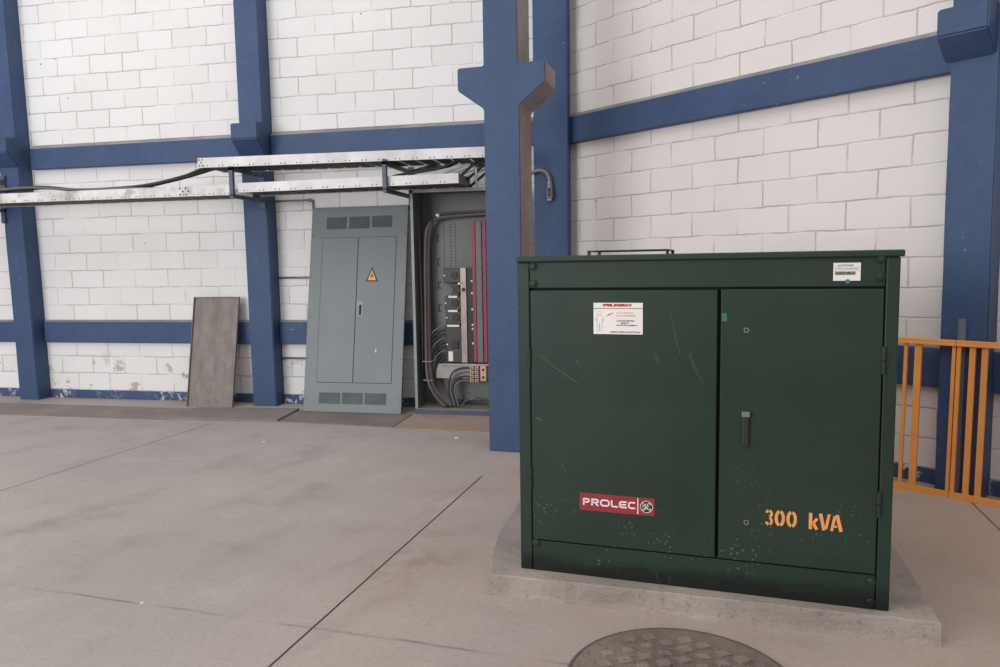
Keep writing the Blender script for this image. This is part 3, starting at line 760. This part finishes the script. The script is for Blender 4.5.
# ------------------------------------------------------------------ transformer
t = thing('electrical_transformer', 'large dark green pad-mounted transformer box marked 300 kVA on the concrete pad', 'transformer', (-0.614, 3.212, 0.1015), YB)
BW, BD, BH = 1.509, 1.15, 1.385
bm = one(0.004, BW - 0.004, 0.03, BD, 0.004, BH - 0.002, 0.004)
obj('tank', bm, 'green', t)
def bolt(bm, x, z, y=0.0, r=0.0165):
    cyl(bm, (x, y - 0.003, z), (x, y + 0.002, z), r * 1.15, 18)
    cyl(bm, (x, y - 0.011, z), (x, y - 0.003, z), r * 0.55, 18, 0, r)
# frame: corner posts, header, sill
obj('corner_post', one(0, 0.056, 0, 0.05, -0.0045, BH, 0.006), 'green', t)
obj('corner_post', one(BW - 0.049, BW, 0, 0.05, -0.0045, BH, 0.006), 'green', t)
hd = obj('header_panel', one(0.058, BW - 0.052, 0.002, 0.05, 1.272, BH, 0.003), 'green', t)
sl = obj('sill_panel', one(0.058, BW - 0.052, 0.002, 0.05, -0.0045, 0.135, 0.003), 'green', t)
for (x, z, p) in ((0.074, 1.368, hd), (0.074, 1.292, hd), (1.441, 1.378, hd), (1.441, 1.308, hd), (1.441, 0.108, sl), (1.441, 0.026, sl), (0.074, 0.122, sl)):
    bm = B(); bolt(bm, x, z); obj('bolt', bm, 'green', p)
bm = one(-0.001, BW + 0.012, -0.012, BD + 0.012, BH, BH + 0.026, 0.006)
ld = obj('lid', bm, 'green', t)
hx0, hx1, hy = 0.20, 0.60, 0.55
bm = one(hx0, hx1, hy, hy + 0.32, BH + 0.049, BH + 0.055, 0.001)
for lx in (hx0, hx1 - 0.014):
    for ly in (hy + 0.01, hy + 0.29): bx(bm, lx, lx + 0.014, ly, ly + 0.02, BH + 0.024, BH + 0.051)
obj('lifting_frame', bm, 'dark_pull', ld)
obj('gap_liner', one(0.05, BW - 0.045, 0.0265, 0.031, 0.125, 1.28), 'black', t)
dA = obj('door', one(0.0605, 0.849, -0.006, 0.026, 0.142, 1.262, 0.004), 'green', t)
dB = obj('door', one(0.862, 1.455, -0.006, 0.026, 0.142, 1.264, 0.004), 'green', t)
def hinge(x, z0, z1, p):
    bm = B(); cyl(bm, (x, -0.008, z0), (x, -0.008, (z0 + z1) / 2 - 0.002), 0.008, 12); cyl(bm, (x, -0.008, (z0 + z1) / 2 + 0.002), (x, -0.008, z1), 0.0085, 12)
    bx(bm, x - 0.013, x + 0.013, -0.003, 0.004, z0 + 0.006, z1 - 0.006, 0.001)
    obj('hinge', bm, 'green', p)
hinge(0.055, 0.915, 1.005, dA); hinge(0.055, 0.375, 0.48, dA); hinge(1.459, 0.938, 1.043, dB); hinge(1.459, 0.375, 0.475, dB)
# handle and locks on the right door
bm = one(0.952, 0.976, -0.022, -0.006, 0.632, 0.755, 0.004, 0); bx(bm, 0.948, 0.980, -0.026, -0.006, 0.748, 0.770, 0.003, 1)
bx(bm, 0.949, 0.979, -0.009, -0.004, 0.618, 0.768, 0.002, 0)
obj('handle', bm, ['dark_pull', 'nickel'], dB)
for (x, z) in ((0.961, 1.100), (0.972, 0.307)):
    bm = B(); ribbon(bm, arc(x, z, 0.0085, 0.0085, 0, 342, 18), 0.005, -0.0085, -0.005, 0, True); disc(bm, x, z, 0.0062, -0.0066, -0.005, 12, 1)
    obj('lock', bm, ['nickel', 'black'], dB)
o = obj('tape', one(0.866, 0.886, -0.0072, -0.005, 1.135, 1.168), 'tape', dB); o['label'] = 'small bright green tape patch'
# danger sign on the left door
sx0, sx1, sz0, sz1 = 0.341, 0.549, 1.076, 1.209
sw_, sh_ = sx1 - sx0, sz1 - sz0
bm = one(sx0, sx1, -0.0078, -0.005, sz0, sz1, mi=0)
yf = -0.0079
PX = lambda p: sx0 + (p - 65) / (885 - 65) * sw_          # from the enlarged photo of the sign
PZ = lambda p: sz1 - (p - 68) / (608 - 68) * sh_
text_into(bm, 'PELIGRO', PX(228), PZ(132), PX(705) - PX(228), PZ(84) - PZ(132), yf, 1, 0.085)
disc(bm, PX(210), PZ(106), 0.0017, yf - 0.0005, yf, 10, 1)
bx(bm, sx0, sx1, yf - 0.0005, yf + 0.0005, PZ(172), PZ(156), mi=4)
text_into(bm, 'ALTA TENSION', PX(450), PZ(252), PX(735) - PX(450), PZ(230) - PZ(252), yf, 2, 0.01)
text_into(bm, 'EN SU INTERIOR', PX(450), PZ(302), PX(770) - PX(450), PZ(278) - PZ(302), yf, 2, 0.01)
text_into(bm, 'SI SE ENCUENTRA', PX(455), PZ(390), PX(752) - PX(455), PZ(364) - PZ(390), yf, 3, 0.02)
text_into(bm, 'ABIERTO', PX(520), PZ(428), PX(655) - PX(520), PZ(404) - PZ(428), yf, 3, 0.02)
text_into(bm, 'FAVOR DE LLAMAR A', PX(455), PZ(466), PX(800) - PX(455), PZ(441) - PZ(466), yf, 3, 0.02)
text_into(bm, 'COMISION FEDERAL DE ELECTRICIDAD', PX(338), PZ(582), PX(848) - PX(338), PZ(558) - PZ(582), yf, 3, 0.02)
prism(bm, [(PX(268), yf - 0.0005, PZ(312)), (PX(325), yf - 0.0005, PZ(256)), (PX(330), yf - 0.0005, PZ(262)), (PX(405), yf - 0.0005, PZ(232)), (PX(352), yf - 0.0005, PZ(276)), (PX(345), yf - 0.0005, PZ(270))], (0, 0.0006, 0), 1)
ribbon(bm, [(PX(165) + 0.0075 * math.cos(2 * math.pi * k / 16), PZ(243) + 0.0075 * math.sin(2 * math.pi * k / 16)) for k in range(16)], 0.0012, yf - 0.0004, yf + 0.0003, 4, True)
man = [(125, 292), (215, 292), (238, 330), (236, 385), (222, 388), (214, 330), (212, 560), (176, 560), (172, 420), (165, 420), (160, 560), (126, 560), (128, 330), (118, 385), (106, 380), (108, 320)]
ribbon(bm, [(PX(a), PZ(b)) for a, b in man], 0.0013, yf - 0.0004, yf + 0.0003, 4, True)
o = obj('danger_sign', bm, ['label', 'red_print', 'pale_red', 'black_print', 'grey_print'], dA); o['label'] = 'white sign with red PELIGRO heading'
# asset label on the header
ax0, ax1, az0, az1 = 1.276, 1.372, 1.295, 1.364
bm = one(ax0, ax1, 0.0004, 0.003, az0, az1, mi=0)
w_, h_ = ax1 - ax0, az1 - az0
AX = lambda p: ax0 + (p - 105) / (735 - 105) * w_
AZ = lambda p: az1 - (p - 135) / (540 - 135) * h_
yf = 0.0003
text_into(bm, 'AUTTIDIARE', AX(210), AZ(215), AX(570) - AX(210), AZ(175) - AZ(215), yf, 1, 0.0)
text_into(bm, 'ACTIVO DE INVENTARIO', AX(150), AZ(285), AX(690) - AX(150), AZ(260) - AZ(285), yf, 1, 0.0)
for z in (230, 322): bx(bm, AX(112), AX(728), yf - 0.0004, yf + 0.0004, AZ(z + 3), AZ(z - 3), mi=2)
x = AX(150)
while x < AX(618):
    w = random.choice((0.0007, 0.0011, 0.0016)); bx(bm, x, min(x + w, AX(620)), yf - 0.0005, yf + 0.0004, AZ(408), AZ(335), mi=1); x += w + random.choice((0.0006, 0.0009))
disc(bm, AX(440), AZ(555), 0.009, yf - 0.0002, yf + 0.002, 16, 3)
o = obj('asset_label', bm, ['label', 'black_print', 'grey_print', 'blue_dot'], hd); o['label'] = 'white label with a printed bar code'
# maker's nameplate
nx0, nx1, nz0, nz1 = 0.277, 0.601, 0.298, 0.375
bm = one(nx0, nx1, -0.0082, -0.005, nz0, nz1, mi=0)
yf = -0.0083
def NX(p): return nx0 + (p - 105) / (848 - 105) * (nx1 - nx0)
lz0, lz1 = nz0 + 0.024, nz1 - 0.022
def sqletter(ch, x0, x1):
    w = 0.0068; a, b = x0 + w / 2, x1 - w / 2; lo, hi = lz0 + w / 2, lz1 - w / 2; m = (lo + hi) / 2; c = 0.006
    R = lambda p, closed=False: ribbon(bm, p, w, yf - 0.0006, yf + 0.0004, 1, closed)
    if ch == 'P': R([(a, lz0), (a, hi)]); R([(x0, hi), (b - c, hi), (b, hi - c * .6), (b, m + c * .4), (b - c, m - 0.002), (x0, m - 0.002)])
    if ch == 'R': R([(a, lz0), (a, hi)]); R([(x0, hi), (b - c, hi), (b, hi - c * .6), (b, m + c * .4), (b - c, m - 0.001), (x0, m - 0.001)]); R([(b - 0.016, m), (b, lz0)])
    if ch == 'O': R([(a + c, lo), (b - c, lo), (b, lo + c), (b, hi - c), (b - c, hi), (a + c, hi), (a, hi - c), (a, lo + c)], True)
    if ch == 'L': R([(a, lz1), (a, lo + c * .5), (a + c * .5, lo), (x1, lo)])
    if ch == 'E': R([(x1, hi), (a + c, hi), (a, hi - c * .6), (a, lo + c * .6), (a + c, lo), (x1, lo)]); R([(a, m), (x1 - 0.003, m)])
    if ch == 'C': R([(x1, hi), (a + c, hi), (a, hi - c * .6), (a, lo + c * .6), (a + c, lo), (x1, lo)])
for ch, a, b in (('P', 138, 208), ('R', 222, 300), ('O', 312, 408), ('L', 420, 490), ('E', 500, 578), ('C', 590, 660)): sqletter(ch, NX(a), NX(b))
bx(bm, NX(681), NX(691), yf - 0.0006, yf + 0.0004, nz0 + 0.004, nz1 - 0.004, mi=1)
ex, ez, er = NX(770), (nz0 + nz1) / 2, 0.0275
disc(bm, ex, ez, er, yf - 0.0004, yf + 0.0004, 32, 2)
ribbon(bm, [(ex + (er - 0.0022) * math.cos(2 * math.pi * k / 36), ez + (er - 0.0022) * math.sin(2 * math.pi * k / 36)) for k in range(36)], 0.0022, yf - 0.0009, yf, 1, True)
Q = lambda p, w=0.0030: ribbon(bm, [(ex + a, ez + b) for a, b in p], w, yf - 0.0009, yf, 1)
Q([(-0.017, -0.002), (-0.012, 0.006), (-0.004, 0.014), (-0.002, 0.009), (-0.008, 0.001), (-0.003, -0.001), (0.001, 0.002), (-0.004, -0.012), (-0.010, -0.013), (-0.012, -0.008), (-0.004, -0.004), (0.006, -0.002)])
Q([(0.013, 0.012), (0.009, 0.016), (0.004, 0.012), (0.004, 0.006), (0.009, 0.003), (0.004, 0.001), (0.003, -0.008), (0.009, -0.013), (0.015, -0.009), (0.013, -0.004)])
Q([(-0.019, -0.009), (-0.017, -0.014), (-0.011, -0.018)], 0.002); Q([(0.019, 0.008), (0.016, 0.014), (0.012, 0.018)], 0.002)
Q([(-0.012, 0.019), (-0.017, 0.013), (-0.019, 0.007)], 0.002); Q([(0.012, -0.019), (0.017, -0.014), (0.019, -0.008)], 0.002)
o = obj('nameplate', bm, ['nameplate', 'letter', 'emblem_black'], dA); o['label'] = 'red nameplate with pale PROLEC letters and round emblem'
# stencilled rating on the right door
bm = B(); ys0, ys1 = -0.0068, -0.0055
kz0, kz1 = 0.303, 0.370; kx = lambda p: 1.047 + (p - 108) / (878 - 108) * 0.286
KR = lambda p, w=0.0105: ribbon(bm, p, w, ys0, ys1)
def zero(a, b):
    c = (kx(a) + kx(b)) / 2; rx = (kx(b) - kx(a)) / 2 - 0.005; rz = (kz1 - kz0) / 2 - 0.005; m = (kz0 + kz1) / 2
    KR(arc(c, m, rx, rz, 98, 262, 14), 0.012); KR(arc(c, m, rx, rz, -82, 82, 14), 0.012)
hk = kz1 - kz0
m3 = (kz0 + kz1) / 2; c3 = (kx(108) + kx(180)) / 2 - 0.001
KR(arc(c3, m3 + hk * .23, 0.0095, hk * .20, 165, 100, 5)); KR(arc(c3, m3 + hk * .23, 0.0095, hk * .20, 75, -80, 9))
KR(arc(c3, m3 - hk * .23, 0.0100, hk * .21, 80, -72, 9)); KR(arc(c3, m3 - hk * .23, 0.0100, hk * .21, -98, -165, 5))
zero(202, 302); zero(322, 424)
o = obj('stencil_number', bm, 'stencil', dB); o['label'] = 'orange stencilled number 300'
bm = B()
KR([(kx(562), kz0), (kx(562), kz1)], 0.0125)
KR([(kx(588), kz0 + hk * .36), (kx(628), kz0 + hk * .68)], 0.011); KR([(kx(594), kz0 + hk * .34), (kx(626), kz0)], 0.012)
KR([(kx(660), kz1), (kx(698), kz0)], 0.0125); KR([(kx(746), kz1), (kx(716), kz0 + hk * .10)], 0.0105)
KR([(kx(772), kz0), (kx(802), kz1 - hk * .10)], 0.0105); KR([(kx(822), kz1), (kx(866), kz0)], 0.013); KR([(kx(796), kz0 + hk * .28), (kx(826), kz0 + hk * .28)], 0.0075)
o = obj('stencil_unit', bm, 'stencil', dB); o['label'] = 'orange stencilled letters kVA'
# long scratches in the paint of the left door
bm = B()
ribbon(bm, [(0.10, 0.98), (0.17, 0.925), (0.27, 0.86)], 0.0016, -0.0063, -0.0055); ribbon(bm, [(0.665, 1.16), (0.678, 1.09), (0.70, 1.00)], 0.0012, -0.0063, -0.0055)
ribbon(bm, [(0.083, 0.70), (0.093, 0.695), (0.105, 0.685)], 0.004, -0.0063, -0.0055)
obj('scratch', bm, 'scratched', dA)

# ------------------------------------------------------------------ orange railings leaning along the right wall
A = Vector((1.503, 5.119, 0)); rot = math.radians(-34.27)
dv = Vector((math.cos(rot), math.sin(rot), 0))
def railing(label, u0, u1, bars):
    o = A + dv * u0
    t = thing('railing', label, 'railing', o, rot); t.rotation_euler = (-math.atan2(0.035, 0.97), 0, rot)
    L = u1 - u0
    bm = one(0, L, -0.010, 0.026, 0.945, 0.976, 0.002)
    bx(bm, 0, L, -0.012, 0.0, 0.940, 0.953, 0.002); obj('top_rail', bm, 'orange', t)
    bm = one(0, L, -0.010, 0.026, 0.0, 0.030, 0.002); bx(bm, 0, L, -0.012, -0.006, 0.0, 0.042, 0.001); obj('bottom_rail', bm, 'orange', t)
    for x, w in bars:
        obj('bar', one(x - u0 - w / 2, x - u0 + w / 2, 0.0, 0.024, 0.03, 0.945, 0.002), 'orange', t)
    return t
railing('orange steel railing reaching behind the green transformer box', -0.80, 0.300, [(-0.788, 0.022), (-0.56, 0.022), (-0.50, 0.04), (-0.28, 0.022), (-0.22, 0.04), (0.018, 0.020), (0.090, 0.040), (0.289, 0.020)])
railing('orange steel railing at the right edge, butted against the other one', 0.303, 1.45, [(0.316, 0.022), (0.388, 0.032), (0.452, 0.032), (0.70, 0.03), (0.77, 0.03), (1.02, 0.03), (1.09, 0.03), (1.34, 0.03), (1.438, 0.022)])
o = A + dv * 0.318 + Vector((-math.sin(rot), math.cos(rot), 0)) * 0.066
bm = one(-0.021, -0.016, 0, 0.03, 0, 1.105); bx(bm, 0.016, 0.021, 0, 0.03, 0, 1.105); bx(bm, -0.016, 0.016, 0.006, 0.010, 0, 1.105)
tag(obj('channel_post', bm, 'clear_steel', None, o, rot), 'grey metal channel post standing behind the orange railings', 'post')

# ------------------------------------------------------------------ crumbs of plaster on the floor
for (x, y, s, l) in ((-1.70, 6.03, 0.018, 'white plaster crumb on the tan floor left of the blue column'), (-3.30, 5.65, 0.010, 'tiny white plaster crumb on the floor before the cover plates'),
                     (-2.252, 2.769, 0.007, 'tiny white crumb on the faint floor joint, nearest the camera')):
    bm = B(); bmesh.ops.create_icosphere(bm, subdivisions=2, radius=s)
    for v in bm.verts: v.co = Vector((v.co.x * random.uniform(.8, 1.6), v.co.y * random.uniform(.7, 1.1), max(-0.001, v.co.z * 0.35)))
    tag(obj('plaster_crumb', bm, 'crumb', None, (x, y, 0.001), random.random()), l, 'crumb')
